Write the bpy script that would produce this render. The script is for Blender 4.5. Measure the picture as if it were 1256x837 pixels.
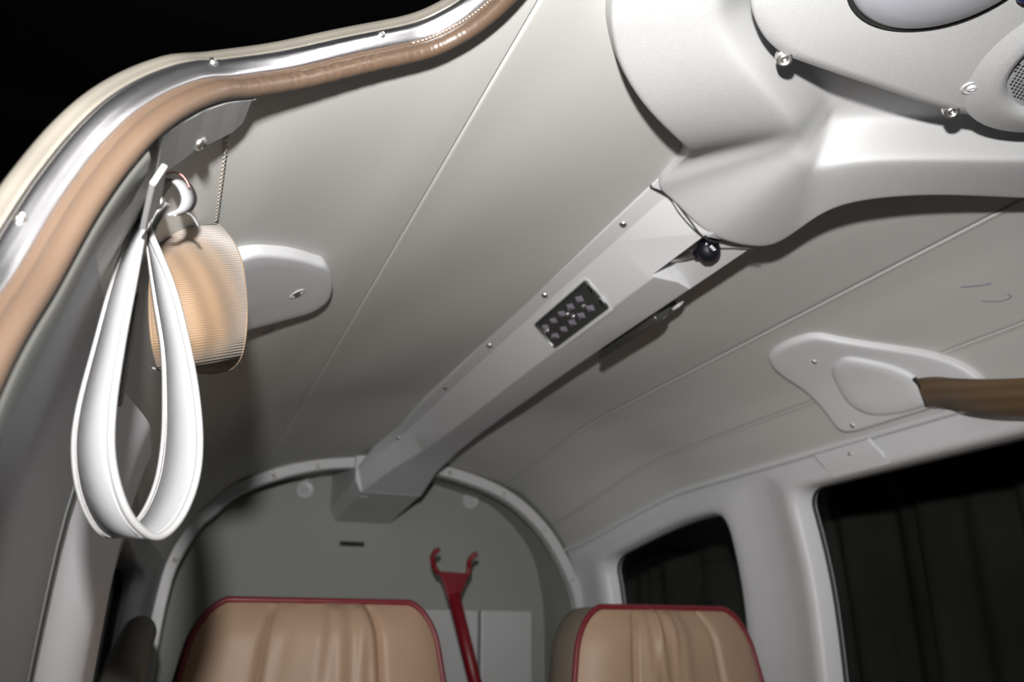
import bpy, bmesh, math, random
import numpy as np
from mathutils import Vector, Matrix

random.seed(4)
scn = bpy.context.scene
for o in list(bpy.data.objects):
    bpy.data.objects.remove(o, do_unlink=True)
C = scn.collection

# cabin axes: X to port (image right), Y aft (into the picture), Z up.
# Everything below is written relative to the eye height; EYE lifts it so that the cabin floor is at z = 0.
EYE = 0.78

# ------------------------------------------------------------------ camera
cam_d = bpy.data.cameras.new('camera')
cam = bpy.data.objects.new('camera', cam_d)
C.objects.link(cam)
scn.camera = cam
cam_d.sensor_width = 36.0
cam_d.lens = 36.0 * 1000.0 / 1256.0
cam_d.clip_start = 0.02
R_ = Vector((0.92808938, -0.3723575, 0.0))
U_ = Vector((-0.12967177, -0.32320283, 0.93740342))
F_ = Vector((0.34904919, 0.86999415, 0.34824537))
mw = Matrix.Identity(4)
for r in range(3):
    mw[r][0] = R_[r]; mw[r][1] = U_[r]; mw[r][2] = -F_[r]
mw[2][3] = EYE
cam.matrix_world = mw
cam_d.dof.use_dof = True
cam_d.dof.focus_distance = 0.58
cam_d.dof.aperture_fstop = 8.5

# ------------------------------------------------------------------ world and the camera's flash
w = bpy.data.worlds.new('hangar_dark'); scn.world = w; w.use_nodes = True
w.node_tree.nodes['Background'].inputs[0].default_value = (0.75, 0.8, 0.9, 1)
w.node_tree.nodes['Background'].inputs[1].default_value = 0.0025

fl_d = bpy.data.lights.new('camera_flash', 'SPOT')
fl_d.energy = 61.0
fl_d.spot_size = math.radians(118)
fl_d.spot_blend = 1.0
fl_d.color = (1.0, 0.985, 0.965)
fl_d.shadow_soft_size = 0.012
flash = bpy.data.objects.new('camera_flash', fl_d)
C.objects.link(flash)
flash.location = R_ * -0.014 + U_ * 0.130 + Vector((0, 0, EYE))
aim = (F_ - R_ * 0.06 + U_ * 0.08).normalized()
flash.rotation_euler = aim.to_track_quat('-Z', 'Y').to_euler()

scn.view_settings.view_transform = 'Standard'
scn.view_settings.look = 'None'
scn.view_settings.gamma = 1.0
scn.view_settings.use_curve_mapping = False
scn.view_settings.exposure = 0.0

# ------------------------------------------------------------------ materials
def new_mat(name):
    m = bpy.data.materials.new(name); m.use_nodes = True
    return m, m.node_tree.nodes, m.node_tree.links, m.node_tree.nodes['Principled BSDF']

def mat(name, col, rough=0.5, metal=0.0, spec=0.5, var=0.0, vscale=8.0, bump=0.0, bscale=400.0, detail=3.0, bdist=0.001, coat=0.0):
    m, N, L, b = new_mat(name)
    b.inputs['Base Color'].default_value = (*col, 1)
    b.inputs['Roughness'].default_value = rough
    b.inputs['Metallic'].default_value = metal
    b.inputs['Specular IOR Level'].default_value = spec
    b.inputs['Coat Weight'].default_value = coat
    tc = N.new('ShaderNodeTexCoord')
    if var > 0:
        n = N.new('ShaderNodeTexNoise'); n.inputs['Scale'].default_value = vscale; n.inputs['Detail'].default_value = 4
        L.new(tc.outputs['Object'], n.inputs['Vector'])
        cr = N.new('ShaderNodeValToRGB')
        cr.color_ramp.elements[0].position = 0.3; cr.color_ramp.elements[1].position = 0.7
        cr.color_ramp.elements[0].color = (*[c * (1 - var) for c in col], 1)
        cr.color_ramp.elements[1].color = (*[min(1, c * (1 + var * 0.6)) for c in col], 1)
        L.new(n.outputs['Fac'], cr.inputs['Fac']); L.new(cr.outputs['Color'], b.inputs['Base Color'])
    if bump > 0:
        n = N.new('ShaderNodeTexNoise'); n.inputs['Scale'].default_value = bscale; n.inputs['Detail'].default_value = detail
        L.new(tc.outputs['Object'], n.inputs['Vector'])
        bp = N.new('ShaderNodeBump'); bp.inputs['Strength'].default_value = bump; bp.inputs['Distance'].default_value = bdist
        L.new(n.outputs['Fac'], bp.inputs['Height']); L.new(bp.outputs['Normal'], b.inputs['Normal'])
    return m

def webbing(name, col, rough=0.45, pitch=0.0016, sheen=0.3, rib=(0, 0, 1), across=(1, 0, 0)):
    """woven belt: fine cross ribs and broad lengthwise highlights painted as stripes"""
    m, N, L, b = new_mat(name)
    b.inputs['Roughness'].default_value = rough
    b.inputs['Sheen Weight'].default_value = sheen
    tc = N.new('ShaderNodeTexCoord')
    def waves(vec, period):
        d = N.new('ShaderNodeVectorMath'); d.operation = 'DOT_PRODUCT'; d.inputs[1].default_value = tuple(q * 2 * math.pi / period for q in vec)
        L.new(tc.outputs['Object'], d.inputs[0])
        sn = N.new('ShaderNodeMath'); sn.operation = 'SINE'; L.new(d.outputs['Value'], sn.inputs[0])
        ma = N.new('ShaderNodeMath'); ma.operation = 'MULTIPLY_ADD'; ma.inputs[1].default_value = .5; ma.inputs[2].default_value = .5
        L.new(sn.outputs[0], ma.inputs[0]); return ma.outputs[0]
    r = waves(rib, pitch); a = waves(across, .016)  # the across wave paints lengthwise highlights into the belt colour
    mx = N.new('ShaderNodeMath'); mx.operation = 'MULTIPLY_ADD'; mx.inputs[1].default_value = .45
    L.new(r, mx.inputs[0])
    m2 = N.new('ShaderNodeMath'); m2.operation = 'MULTIPLY'; m2.inputs[1].default_value = .55
    L.new(a, m2.inputs[0]); L.new(m2.outputs[0], mx.inputs[2])
    cr = N.new('ShaderNodeValToRGB')
    cr.color_ramp.elements[0].color = (*[c * 0.68 for c in col], 1)
    cr.color_ramp.elements[1].color = (*[min(1, c * 1.2) for c in col], 1)
    L.new(mx.outputs[0], cr.inputs['Fac']); L.new(cr.outputs['Color'], b.inputs['Base Color'])
    bp = N.new('ShaderNodeBump'); bp.inputs['Strength'].default_value = 0.45; bp.inputs['Distance'].default_value = 0.0005
    L.new(r, bp.inputs['Height']); L.new(bp.outputs['Normal'], b.inputs['Normal'])
    return m

def glass_mat(name):
    m, N, L, b = new_mat(name)
    N.remove(b)
    out = N['Material Output']
    tr = N.new('ShaderNodeBsdfTransparent'); tr.inputs[0].default_value = (0.80, 0.82, 0.82, 1)
    gl = N.new('ShaderNodeBsdfGlossy'); gl.inputs['Roughness'].default_value = 0.03
    fr = N.new('ShaderNodeFresnel'); fr.inputs[0].default_value = 1.12
    mx = N.new('ShaderNodeMixShader')
    L.new(fr.outputs[0], mx.inputs[0]); L.new(tr.outputs[0], mx.inputs[1]); L.new(gl.outputs[0], mx.inputs[2])
    L.new(mx.outputs[0], out.inputs[0])
    return m

M = {}
M['liner'] = mat('headliner_vinyl', (0.556, 0.553, 0.530), 0.62, spec=0.3, var=0.03, vscale=5, bump=0.10, bscale=260, bdist=0.0008)
M['plastic'] = mat('grey_white_moulded_plastic', (0.596, 0.596, 0.604), 0.5, spec=0.4, bump=0.22, bscale=700, bdist=0.0006)
M['shroud'] = mat('painted_grained_plastic', (0.524, 0.524, 0.528), 0.5, spec=0.4, bump=0.5, bscale=1150, bdist=0.0006, var=0.06, vscale=900)
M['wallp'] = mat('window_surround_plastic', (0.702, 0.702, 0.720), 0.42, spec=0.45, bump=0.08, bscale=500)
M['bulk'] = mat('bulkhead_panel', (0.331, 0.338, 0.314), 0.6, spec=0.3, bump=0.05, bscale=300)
M['ring'] = mat('arch_strip_paint', (0.566, 0.566, 0.573), 0.4)
M['lower'] = mat('tan_lower_sidewall', (0.138, 0.097, 0.062), 0.7, var=0.1, vscale=10)
M['walll'] = mat('shaded_wall_plastic', (0.317, 0.317, 0.324), 0.5, spec=0.4, bump=0.08, bscale=500)  # side plastic darkened: the starboard wall's shade is put into the colour
M['tan'] = mat('tan_leather', (0.080, 0.052, 0.035), 0.40, spec=0.5, var=0.05, vscale=30, bump=0.18, bscale=600, bdist=0.0008)
M['seat'] = mat('seat_leather_tan', (0.414, 0.276, 0.186), 0.5, spec=0.5, var=0.08, vscale=9, bump=0.1, bscale=400)
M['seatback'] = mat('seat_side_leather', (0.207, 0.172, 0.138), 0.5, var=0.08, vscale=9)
M['pipe'] = mat('crimson_piping', (0.179, 0.015, 0.024), 0.4)
M['alu'] = mat('polished_aluminium', (0.92, 0.92, 0.96), 0.30, metal=1.0, var=0.05, vscale=60, bump=0.06, bscale=60)
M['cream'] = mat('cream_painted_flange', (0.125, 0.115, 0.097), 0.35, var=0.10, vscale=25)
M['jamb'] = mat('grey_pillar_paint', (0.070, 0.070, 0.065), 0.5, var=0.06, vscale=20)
M['bracket'] = mat('grey_painted_bracket', (0.317, 0.317, 0.317), 0.45)
M['steel'] = mat('screw_steel', (0.70, 0.68, 0.66), 0.32, metal=1.0)
M['chrome'] = mat('chrome', (0.8, 0.8, 0.82), 0.08, metal=1.0)
M['dchrome'] = mat('dark_chrome', (0.10, 0.10, 0.095), 0.15, metal=0.6)
M['cell'] = mat('light_reflector_cell', (0.276, 0.262, 0.317), 0.25, metal=0.4)
M['black'] = mat('black_knob_plastic', (0.004, 0.005, 0.009), 0.5, spec=0.4)
M['dark'] = mat('dark_void', (0.012, 0.012, 0.011), 0.8)
M['whitepaint'] = mat('white_print', (0.8, 0.8, 0.8), 0.5)
M['strap'] = mat('white_vinyl_strap', (0.204, 0.204, 0.209), 0.4, spec=0.35, bump=0.2, bscale=90, bdist=0.0015)
M['strapedge'] = mat('white_vinyl_binding', (0.264, 0.264, 0.264), 0.35)
M['thread'] = mat('grey_thread', (0.36, 0.35, 0.35), 0.8)
M['zig'] = mat('cream_thread', (0.552, 0.517, 0.469), 0.7)
M['pink'] = mat('pink_stitch', (0.414, 0.179, 0.166), 0.7)
M['web'] = webbing('tan_seat_belt_webbing', (0.169, 0.107, 0.060), 0.55, 0.0015, 0.2, (-.34, -.157, .93), (.84, .39, .38))
M['webdark'] = webbing('shaded_seat_belt_webbing', (0.138, 0.083, 0.038), 0.4, 0.0016, 0.1, (.2, .9, .3), (.3, .2, -.93))  # belt faces away; its shade is put into a darker brown
M['red'] = mat('red_painted_steel', (0.207, 0.004, 0.010), 0.4, var=0.1, vscale=20)
M['green'] = mat('pale_green_glint', (0.25, 0.55, 0.42), 0.2)
M['glass'] = glass_mat('tinted_window_pane')
M['rubber'] = mat('black_rubber_seal', (0.02, 0.02, 0.02), 0.6)
M['curtain'] = mat('dark_cloth', (0.086, 0.084, 0.069), 0.9, var=0.3, vscale=3)
M['darkroll'] = mat('dark_olive_vinyl', (0.059, 0.055, 0.045), 0.55, var=0.1, vscale=15)
M['skin'] = mat('fuselage_white_paint', (0.7, 0.68, 0.64), 0.3)
M['floor'] = mat('grey_carpet', (0.12, 0.12, 0.12), 0.95, var=0.2, vscale=60, bump=0.5, bscale=300)
M['lens'] = mat('pale_lens_plastic', (0.386, 0.386, 0.428), 0.25, spec=0.5)
M['grille'] = mat('speaker_grille_metal', (0.55, 0.55, 0.56), 0.4, metal=0.3)
M['ink'] = mat('blue_ink', (0.10, 0.10, 0.22), 0.7)
M['blue'] = mat('dark_blue_plastic', (0.01, 0.02, 0.10), 0.3)
M['hang'] = mat('hangar_steel', (0.05, 0.052, 0.055), 0.7)

# ------------------------------------------------------------------ cabin section (u = index along the arch, starboard to port)
FT = np.array([(-.075,-.1),(-.075,0),(-.07,.1),(-.05,.2),(-.005,.29),(.075,.365),(.185,.42),(.3,.455),(.42,.475),(.53,.48),(.655,.4765),(.812,.4575),(.905,.424),(.965,.385),(1.015,.32),(1.035,.26),(1.06,.1),(1.06,-.1),(1.05,-.35),(1.0,-.62),(.95,-.78)])
RT = np.array([(-.03,-.1),(-.03,0),(-.025,.09),(-.01,.18),(.03,.265),(.09,.335),(.165,.383),(.28,.418),(.40,.435),(.50,.44),(.62,.435),(.79,.395),(.86,.36),(.925,.30),(.965,.24),(.985,.18),(1.0,.08),(1.0,-.1),(1.0,-.35),(.97,-.62),(.93,-.78)])

def crm(P, u):
    n = len(P)
    if u < 0:
        return P[0] + (P[0] - P[1]) * (-u)
    i = min(int(u), n - 2); t = u - i
    b, c = P[i], P[i + 1]
    a = P[i - 1] if i > 0 else 2 * b - c
    d = P[i + 2] if i + 2 < n else 2 * c - b
    return .5 * ((2 * b) + (c - a) * t + (2 * a - 5 * b + 4 * c - d) * t * t + (3 * b - a - 3 * c + d) * t ** 3)

def sec(u, y):
    t = min(1, max(0, (y - 1.5) / .55)); t = t * t * (3 - 2 * t)
    return crm(FT, u) * (1 - t) + crm(RT, u) * t

def S(u, y, off=0.0):
    """point on the cabin lining; off > 0 moves it into the cabin"""
    p = sec(u, y)
    a = sec(u - .04, y); b = sec(u + .04, y)
    tx, tz = b[0] - a[0], b[1] - a[1]
    l = math.hypot(tx, tz)
    return Vector((p[0] + tz / l * off, y, p[1] - tx / l * off))

def Nrm(u, y):
    return (S(u, y, .01) - S(u, y, 0)).normalized()

# ------------------------------------------------------------------ builders
def empty(name, loc):
    o = bpy.data.objects.new(name, None); C.objects.link(o)
    o.location = loc; o.empty_display_size = 0.02
    return o

def tag(o, label=None, cat=None, group=None, kind=None):
    if label: o['label'] = label
    if cat: o['category'] = cat
    if group: o['group'] = group
    if kind: o['kind'] = kind
    return o

def setparent(o, p):
    if p is None: return
    o.parent = p
    T = Vector((0, 0, 0)); q = p
    while q is not None:
        T += q.location; q = q.parent if q.parent is not None else None
        if q is not None and q.type != 'EMPTY': pass
    o.matrix_parent_inverse = Matrix.Translation(-p.location) if p.type == 'EMPTY' else Matrix.Identity(4)

def mk(name, V, Fc, m, parent=None, smooth=True, bev=0.0, sub=0, solid=0.0, autosm=None):
    me = bpy.data.meshes.new(name)
    me.from_pydata([tuple(v) for v in V], [], [tuple(f) for f in Fc])
    bm = bmesh.new(); bm.from_mesh(me)
    bmesh.ops.remove_doubles(bm, verts=bm.verts, dist=1e-6)
    bmesh.ops.recalc_face_normals(bm, faces=bm.faces)
    bm.to_mesh(me); bm.free()
    me.materials.append(M[m] if isinstance(m, str) else m)
    if smooth:
        for p in me.polygons: p.use_smooth = True
        if autosm: me.set_sharp_from_angle(angle=math.radians(autosm))
    o = bpy.data.objects.new(name, me); C.objects.link(o)
    setparent(o, parent)
    if solid:
        s = o.modifiers.new('s', 'SOLIDIFY'); s.thickness = abs(solid); s.offset = 1 if solid > 0 else -1
    if bev:
        b = o.modifiers.new('b', 'BEVEL'); b.width = bev; b.segments = 2; b.limit_method = 'ANGLE'
    if sub:
        s = o.modifiers.new('d', 'SUBSURF'); s.levels = sub; s.render_levels = sub
    return o

def grid(fn, nu, nv, closeu=False):
    V = [fn(i / (nu if closeu else nu - 1), j / (nv - 1)) for i in range(nu) for j in range(nv)]
    Fc = []
    for i in range(nu if closeu else nu - 1):
        for j in range(nv - 1):
            a = i * nv + j; b = ((i + 1) % nu) * nv + j
            Fc.append((a, b, b + 1, a + 1))
    return V, Fc

def join(*parts):
    V = []; Fc = []
    for v, f in parts:
        k = len(V); V += list(v); Fc += [tuple(i + k for i in q) for q in f]
    return V, Fc

def box(x0, x1, y0, y1, z0, z1):
    V = [Vector((x, y, z)) for x in (x0, x1) for y in (y0, y1) for z in (z0, z1)]
    return V, [(0, 1, 3, 2), (4, 6, 7, 5), (0, 4, 5, 1), (2, 3, 7, 6), (0, 2, 6, 4), (1, 5, 7, 3)]

def xf(part, mtx):
    return [mtx @ v for v in part[0]], part[1]

def frame(pos, nrm, up=Vector((0, 1, 0))):
    z = Vector(nrm).normalized(); x = Vector(up).cross(z)
    if x.length < 1e-4: x = Vector((1, 0, 0)).cross(z)
    x.normalize(); y = z.cross(x)
    m = Matrix.Identity(4)
    for r in range(3):
        m[r][0] = x[r]; m[r][1] = y[r]; m[r][2] = z[r]; m[r][3] = pos[r]
    return m

def lathe(prof, n=24, cap=True):
    V = []; Fc = []
    for (r, z) in prof:
        for k in range(n):
            a = 2 * math.pi * k / n; V.append(Vector((r * math.cos(a), r * math.sin(a), z)))
    for i in range(len(prof) - 1):
        for k in range(n):
            Fc.append((i * n + k, i * n + (k + 1) % n, (i + 1) * n + (k + 1) % n, (i + 1) * n + k))
    if cap:
        Fc.append(tuple(range(n))[::-1]); Fc.append(tuple((len(prof) - 1) * n + k for k in range(n)))
    return V, Fc

def tube(pts, rad, n=10, closed=False, cap=True):
    pts = [Vector(p) for p in pts]; m = len(pts)
    V = []; Fc = []
    prevx = None
    for i, p in enumerate(pts):
        a = pts[(i - 1) % m] if (closed or i > 0) else p
        b = pts[(i + 1) % m] if (closed or i < m - 1) else p
        t = (b - a).normalized()
        if prevx is None:
            x = t.orthogonal().normalized()
        else:
            x = (prevx - t * prevx.dot(t)).normalized()
        prevx = x; y = t.cross(x)
        r = rad(i / (m - 1)) if callable(rad) else rad
        for k in range(n):
            an = 2 * math.pi * k / n
            V.append(p + x * (r * math.cos(an)) + y * (r * math.sin(an)))
    for i in range(m if closed else m - 1):
        j = (i + 1) % m
        for k in range(n):
            Fc.append((i * n + k, i * n + (k + 1) % n, j * n + (k + 1) % n, j * n + k))
    if cap and not closed:
        Fc.append(tuple(range(n))[::-1]); Fc.append(tuple((m - 1) * n + k for k in range(n)))
    return V, Fc

def spline(pts, n, closed=False):
    P = [np.array(p, float) for p in pts]; m = len(P); out = []
    segs = m if closed else m - 1
    for k in range(n):
        s = k / (n if closed else n - 1) * segs
        i = min(int(s), segs - 1); t = s - i
        g = (lambda q: P[q % m]) if closed else (lambda q: P[q] if 0 <= q < m else (2 * P[0] - P[1] if q < 0 else 2 * P[-1] - P[-2]))
        a, b, c, d = g(i - 1), g(i), g(i + 1), g(i + 2)
        out.append(.5 * ((2 * b) + (c - a) * t + (2 * a - 5 * b + 4 * c - d) * t * t + (3 * b - a - 3 * c + d) * t ** 3))
    return out

def vspline(pts, n, closed=False):
    return [Vector(p) for p in spline(pts, n, closed)]

def band(cent, wid, thick):
    """ribbon with thickness: centres, half-width vectors"""
    m = len(cent); V = []; Fc = []
    for i in range(m):
        a = cent[max(i - 1, 0)]; b = cent[min(i + 1, m - 1)]
        t = (b - a).normalized(); wv = wid[i]; n = t.cross(wv).normalized() * (thick / 2)
        V += [cent[i] - wv + n, cent[i] + wv + n, cent[i] + wv - n, cent[i] - wv - n]
    for i in range(m - 1):
        for k in range(4):
            Fc.append((i * 4 + k, i * 4 + (k + 1) % 4, i * 4 + 4 + (k + 1) % 4, i * 4 + 4 + k))
    Fc.append((0, 1, 2, 3)); Fc.append(tuple((m - 1) * 4 + k for k in (3, 2, 1, 0)))
    return V, Fc

def screw_mesh(name, m):
    pr = [(1.0, -0.2), (1.0, 0.0), (0.97, 0.16), (0.8, 0.36), (0.55, 0.50), (0.42, 0.54), (0.36, 0.40), (0.0001, 0.36)]
    V, Fc = lathe(pr, 20, cap=False)
    me = bpy.data.meshes.new(name); me.from_pydata([tuple(v) for v in V], [], Fc)
    for p in me.polygons: p.use_smooth = True
    me.materials.append(M[m]); return me
SCREW = screw_mesh('screw_head', 'steel')
SCREWP = screw_mesh('painted_screw_head', 'ring')

def screw(parent, pos, nrm, r, mesh=None, name='screw'):
    o = bpy.data.objects.new(name, mesh or SCREW); C.objects.link(o)
    setparent(o, parent)
    o.matrix_basis = frame(pos, nrm) @ Matrix.Diagonal((r, r, r, 1))
    return o

def apply_mods(o):
    dg = bpy.context.evaluated_depsgraph_get()
    me = bpy.data.meshes.new_from_object(o.evaluated_get(dg))
    o.modifiers.clear(); o.data = me

# ================================================================== THE SETTING
# door opening edge: (u, Y) along the lining, from the sill up the aft jamb, over the roof and forward
DN = [(-5, .22), (-2, .25), (0, .275), (1, .285), (1.9, .312), (2.33, .334), (2.75, .345), (3.25, .358), (3.75, .386), (4.08, .412), (4.5, .436), (4.92, .447), (5.33, .449), (5.55, .437), (5.70, .415), (5.79, .385), (5.84, .34), (5.87, .25), (5.88, .1), (5.88, -.15), (5.88, -.45)]
def Yd(u):
    if u >= 5.88: return -.45
    for (a, ya), (b, yb) in zip(DN, DN[1:]):
        if a <= u <= b: return ya + (yb - ya) * (u - a) / (b - a)
    return .22

ceiling = empty('ceiling', (0.5, 0.9, 0.48)); tag(ceiling, 'off-white stitched vinyl headliner arching over the cabin', kind='structure')

def sm(t):
    t = min(1, max(0, t)); return t * t * (3 - 2 * t)
def liner_panel(name, u0, u1, y0, y1, nu=18, nv=60, groove=.0014, edge=.10, bead=0, gl=True, gr=True, m='liner'):
    """one upholstered headliner panel, its long edges turned up into the seam"""
    def fn(i, j):
        u = u0 + (u1 - u0) * i
        a = y0(u) if callable(y0) else y0
        y = a + (y1 - a) * j
        d0 = (u - u0) / edge; d1 = (u1 - u) / edge
        off = 0
        if gl and d0 < 1: off -= groove * (1 - d0) ** 2
        if gr and d1 < 1: off -= groove * (1 - d1) ** 2
        if bead and d0 < 1: off += bead * math.sin(math.pi * min(1, d0 * 1.6 + .1)) if d0 < .6 else 0
        off += .0012 * math.sin(y * 9 + u * 2.1) * sm(d0 * edge / .5) * sm(d1 * edge / .5)
        return S(u, y, off)
    # finer columns by the edges
    us = [0, .003, .007, .012, .025, .04, .06] + [.06 + .88 * k / nu for k in range(1, nu)] + [.94, .96, .975, .988, .993, .997, 1]
    V = []; n = len(us)
    for q in us:
        for j in range(nv): V.append(fn(q, j / (nv - 1)))
    Fc = [(i * nv + j, (i + 1) * nv + j, (i + 1) * nv + j + 1, i * nv + j + 1) for i in range(n - 1) for j in range(nv - 1)]
    return mk(name, V, Fc, m, ceiling, solid=0)

liner_panel('headliner_panel', 2.78, 4.0, lambda u: Yd(u) - .004, .60, nv=24, gr=False)
liner_panel('headliner_panel', 2.78, 4.0, .601, 2.02, nv=60, gr=False)
liner_panel('headliner_panel', 4.0, 5.88, lambda u: Yd(u) - .004, 2.02, nv=80, edge=.05, gl=False, gr=False)
liner_panel('headliner_panel', 5.88, 6.0, -.45, .449, nv=40, edge=.02, nu=14, gl=False)
liner_panel('headliner_panel', 5.88, 6.0, .449, 2.02, nv=40, edge=.02, nu=14, gl=False)
liner_panel('headliner_panel', 6.0, 9.0, -.45, 2.02, nu=24, nv=80, edge=.022)
liner_panel('headliner_panel', 9.0, 11.0, -.45, 2.02, nu=18, nv=80, edge=.05)
liner_panel('headliner_panel', 11.0, 13.0, -.45, 2.02, nu=20, nv=80, edge=.07, bead=.0022)
liner_panel('headliner_panel', 13.0, 14.02, -.45, 2.02, nu=14, nv=80, edge=.09, bead=.0022)
# zigzag stitching on the short seam by the door
zz = []
for k in range(46):
    y = .455 + (.572 - .455) * k / 45
    zz.append(S(4.0 + (.020 if k % 2 else -.002), y, .0008))
tag(mk('zigzag_stitching', *tube(zz, .0006, 5), 'zig', ceiling), kind='stuff')
# ballpoint marks on the vinyl
mk('pen_mark', *tube(vspline([S(u, y, .0006) for u, y in [(11.83, .674), (11.95, .655), (12.0, .642)]], 12), .0005, 5), 'ink', ceiling)
mk('pen_mark', *tube(vspline([S(u, y, .0006) for u, y in [(12.25, .672), (12.35, .664), (12.43, .652), (12.42, .640), (12.33, .640)]], 20), .0005, 5), 'ink', ceiling)
mk('pen_mark', *tube(vspline([S(u, y, .0006) for u, y in [(4.86, .975), (4.95, .985), (5.02, .972)]], 10), .0005, 5), 'ink', ceiling)

# outer skin of the roof
def skinfn(i, j):
    u = 2.4 + (15.0 - 2.4) * i
    a = Yd(min(u, 5.9)) + .035 if u < 5.95 else -.5
    return S(u, a + (2.6 - a) * j, -.0275)
tag(mk('wall_outer', *grid(skinfn, 90, 30), 'skin', None, solid=.002), 'white painted roof skin of the aircraft', kind='structure')

# ---------------------------------------------- door opening: padded trim, aluminium strip, painted flange
door = empty('door_1', (-.075, .3, -.7)); tag(door, 'door opening edge with tan padded trim, polished strip and cream flange', kind='structure')
DP = spline(DN, 420)
def dpt(i, a, b):
    """a outward from the lining, b towards the opening"""
    i = max(0, min(len(DP) - 1, i))
    i0 = max(0, i - 1); i1 = min(len(DP) - 1, i + 1)
    u, y = DP[i]
    t = (S(*DP[i1]) - S(*DP[i0])).normalized()
    L = -Nrm(u, y)
    n = t.cross(L).normalized()
    if n.y > 0 and abs(n.y) > .5: n = -n
    elif abs(n.y) <= .5 and n.x > 0: n = -n
    return S(u, y, -a) + n * b
def dsweep(profile, wob=None, i0=0, i1=len(DP)):
    V = []; k = len(profile); Fc = []
    for i in range(i0, i1):
        for q, (a, b) in enumerate(profile):
            f = wob(i, q) if wob else 0
            V.append(dpt(i, a, b + f))
    m = i1 - i0
    for i in range(m - 1):
        for q in range(k - 1):
            Fc.append((i * k + q, (i + 1) * k + q, (i + 1) * k + q + 1, i * k + q + 1))
    return V, Fc
rl = .0054
prof = [(-.0055 + rl * math.cos(t), .003 + rl * math.sin(t)) for t in [math.pi * 2 * k / 16 for k in range(17)]]
rnd = [random.random() for _ in range(500)]
def wob(i, q):
    u = DP[i][0]
    g = math.exp(-((u - 4.75) / .75) ** 2)
    x = i * 1.35
    f = math.sin(x) * math.sin(x * .37 + 1) * .6 + math.sin(x * 1.7 + 2 + q * .15) * .5
    return g * .0011 * (f if q in (1, 2, 3, 4, 5, 6, 7) else f * .5)
trim = mk('padded_trim', *dsweep(prof, wob), 'tan', door)
mk('trim_flap', *dsweep([(-.002, .0020), (-.0005, .0036), (.0015, .0040), (.0034, .0038), (.0040, .002)]), 'tan', door)
ss = []
for i in range(250, 400, 2):
    ss.append(tube([dpt(i, .0022, .0042), dpt(i + 1, .0022, .0042)], .0004, 4))
tag(mk('stitching', *join(*ss), 'zig', door), kind='stuff')
strip = mk('metal_strip', *dsweep([(.0034, .002), (.0036, .0042), (.0045, .0050), (.0065, .0058), (.0085, .0067), (.0105, .0076), (.0122, .0078), (.0138, .0070), (.0150, .0052), (.0158, .0040), (.0168, .0038), (.0172, .001)]), 'alu', door)
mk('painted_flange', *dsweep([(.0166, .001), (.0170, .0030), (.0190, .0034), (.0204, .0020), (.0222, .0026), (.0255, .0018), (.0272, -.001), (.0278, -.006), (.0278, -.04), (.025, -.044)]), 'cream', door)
def near_i(u):
    return min(range(len(DP)), key=lambda i: abs(DP[i][0] - u))
for u in (2.52, 3.93, 5.13, .9):
    i = near_i(u)
    p = dpt(i, .0112, .0078); n = (dpt(i, .0095, .02) - dpt(i, .0145, .0)).normalized()
    screw(strip, p, n, .0026)
# grey inner lip of the jamb beside the padded trim, sill to strap
i1 = near_i(3.18)
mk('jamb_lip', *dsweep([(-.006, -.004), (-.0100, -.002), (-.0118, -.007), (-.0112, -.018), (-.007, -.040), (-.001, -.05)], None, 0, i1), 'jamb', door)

# ---------------------------------------------- walls with windows
def rr_hole(cell, hole, ry, ru, nq=9, ns=14):
    """matching point rings (outer cell rectangle, rounded hole) in (y, u)"""
    y0, y1, ua, ub = cell; a0, a1, va, vb = hole
    inner = []; outer = []
    cy = [(a1 - ry, vb - ru, 0), (a0 + ry, vb - ru, 90), (a0 + ry, va + ru, 180), (a1 - ry, va + ru, 270)]
    corners = [(y1, ub), (y0, ub), (y0, ua), (y1, ua)]
    for c in range(4):
        px, pu, a = cy[c]
        ox, ou = corners[c]
        for k in range(nq):
            t = k / (nq - 1); an = math.radians(a + 90 * t)
            inner.append((px + ry * math.cos(an), pu + ru * math.sin(an)))
            s = abs(2 * t - 1)
            # walk round the outer corner
            dy = (ox - px) ; du = (ou - pu)
            if c in (0, 2):
                q = (ox, pu + du * (1 - s)) if t < .5 else (px + dy * (1 - s), ou)
            else:
                q = (px + dy * (1 - s), ou) if t < .5 else (ox, pu + du * (1 - s))
            outer.append(q)
        nx = cy[(c + 1) % 4]; b = math.radians(a + 90)
        p0 = (px + ry * math.cos(b), pu + ru * math.sin(b)); p1 = (nx[0] + ry * math.cos(b), nx[1] + ru * math.sin(b))
        if c in (0, 2): q0 = (px, ou); q1 = (nx[0], ou)
        else: q0 = (ox, pu); q1 = (ox, nx[1])
        for k in range(1, ns):
            t = k / ns
            inner.append((p0[0] + (p1[0] - p0[0]) * t, p0[1] + (p1[1] - p0[1]) * t))
            outer.append((q0[0] + (q1[0] - q0[0]) * t, q0[1] + (q1[1] - q0[1]) * t))
    return outer, inner

def holed(cell, hole, ry, ru, prof, base=None):
    outer, inner = rr_hole(cell, hole, ry, ru)
    n = len(inner); V = []; Fc = []
    for (t, off) in prof:
        for k in range(n):
            y = outer[k][0] + (inner[k][0] - outer[k][0]) * t; u = outer[k][1] + (inner[k][1] - outer[k][1]) * t
            V.append(S(u, y, off + (base(u, y) if base else 0)))
    for r in range(len(prof) - 1):
        for k in range(n):
            Fc.append((r * n + k, r * n + (k + 1) % n, (r + 1) * n + (k + 1) % n, (r + 1) * n + k))
    return V, Fc, inner

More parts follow.
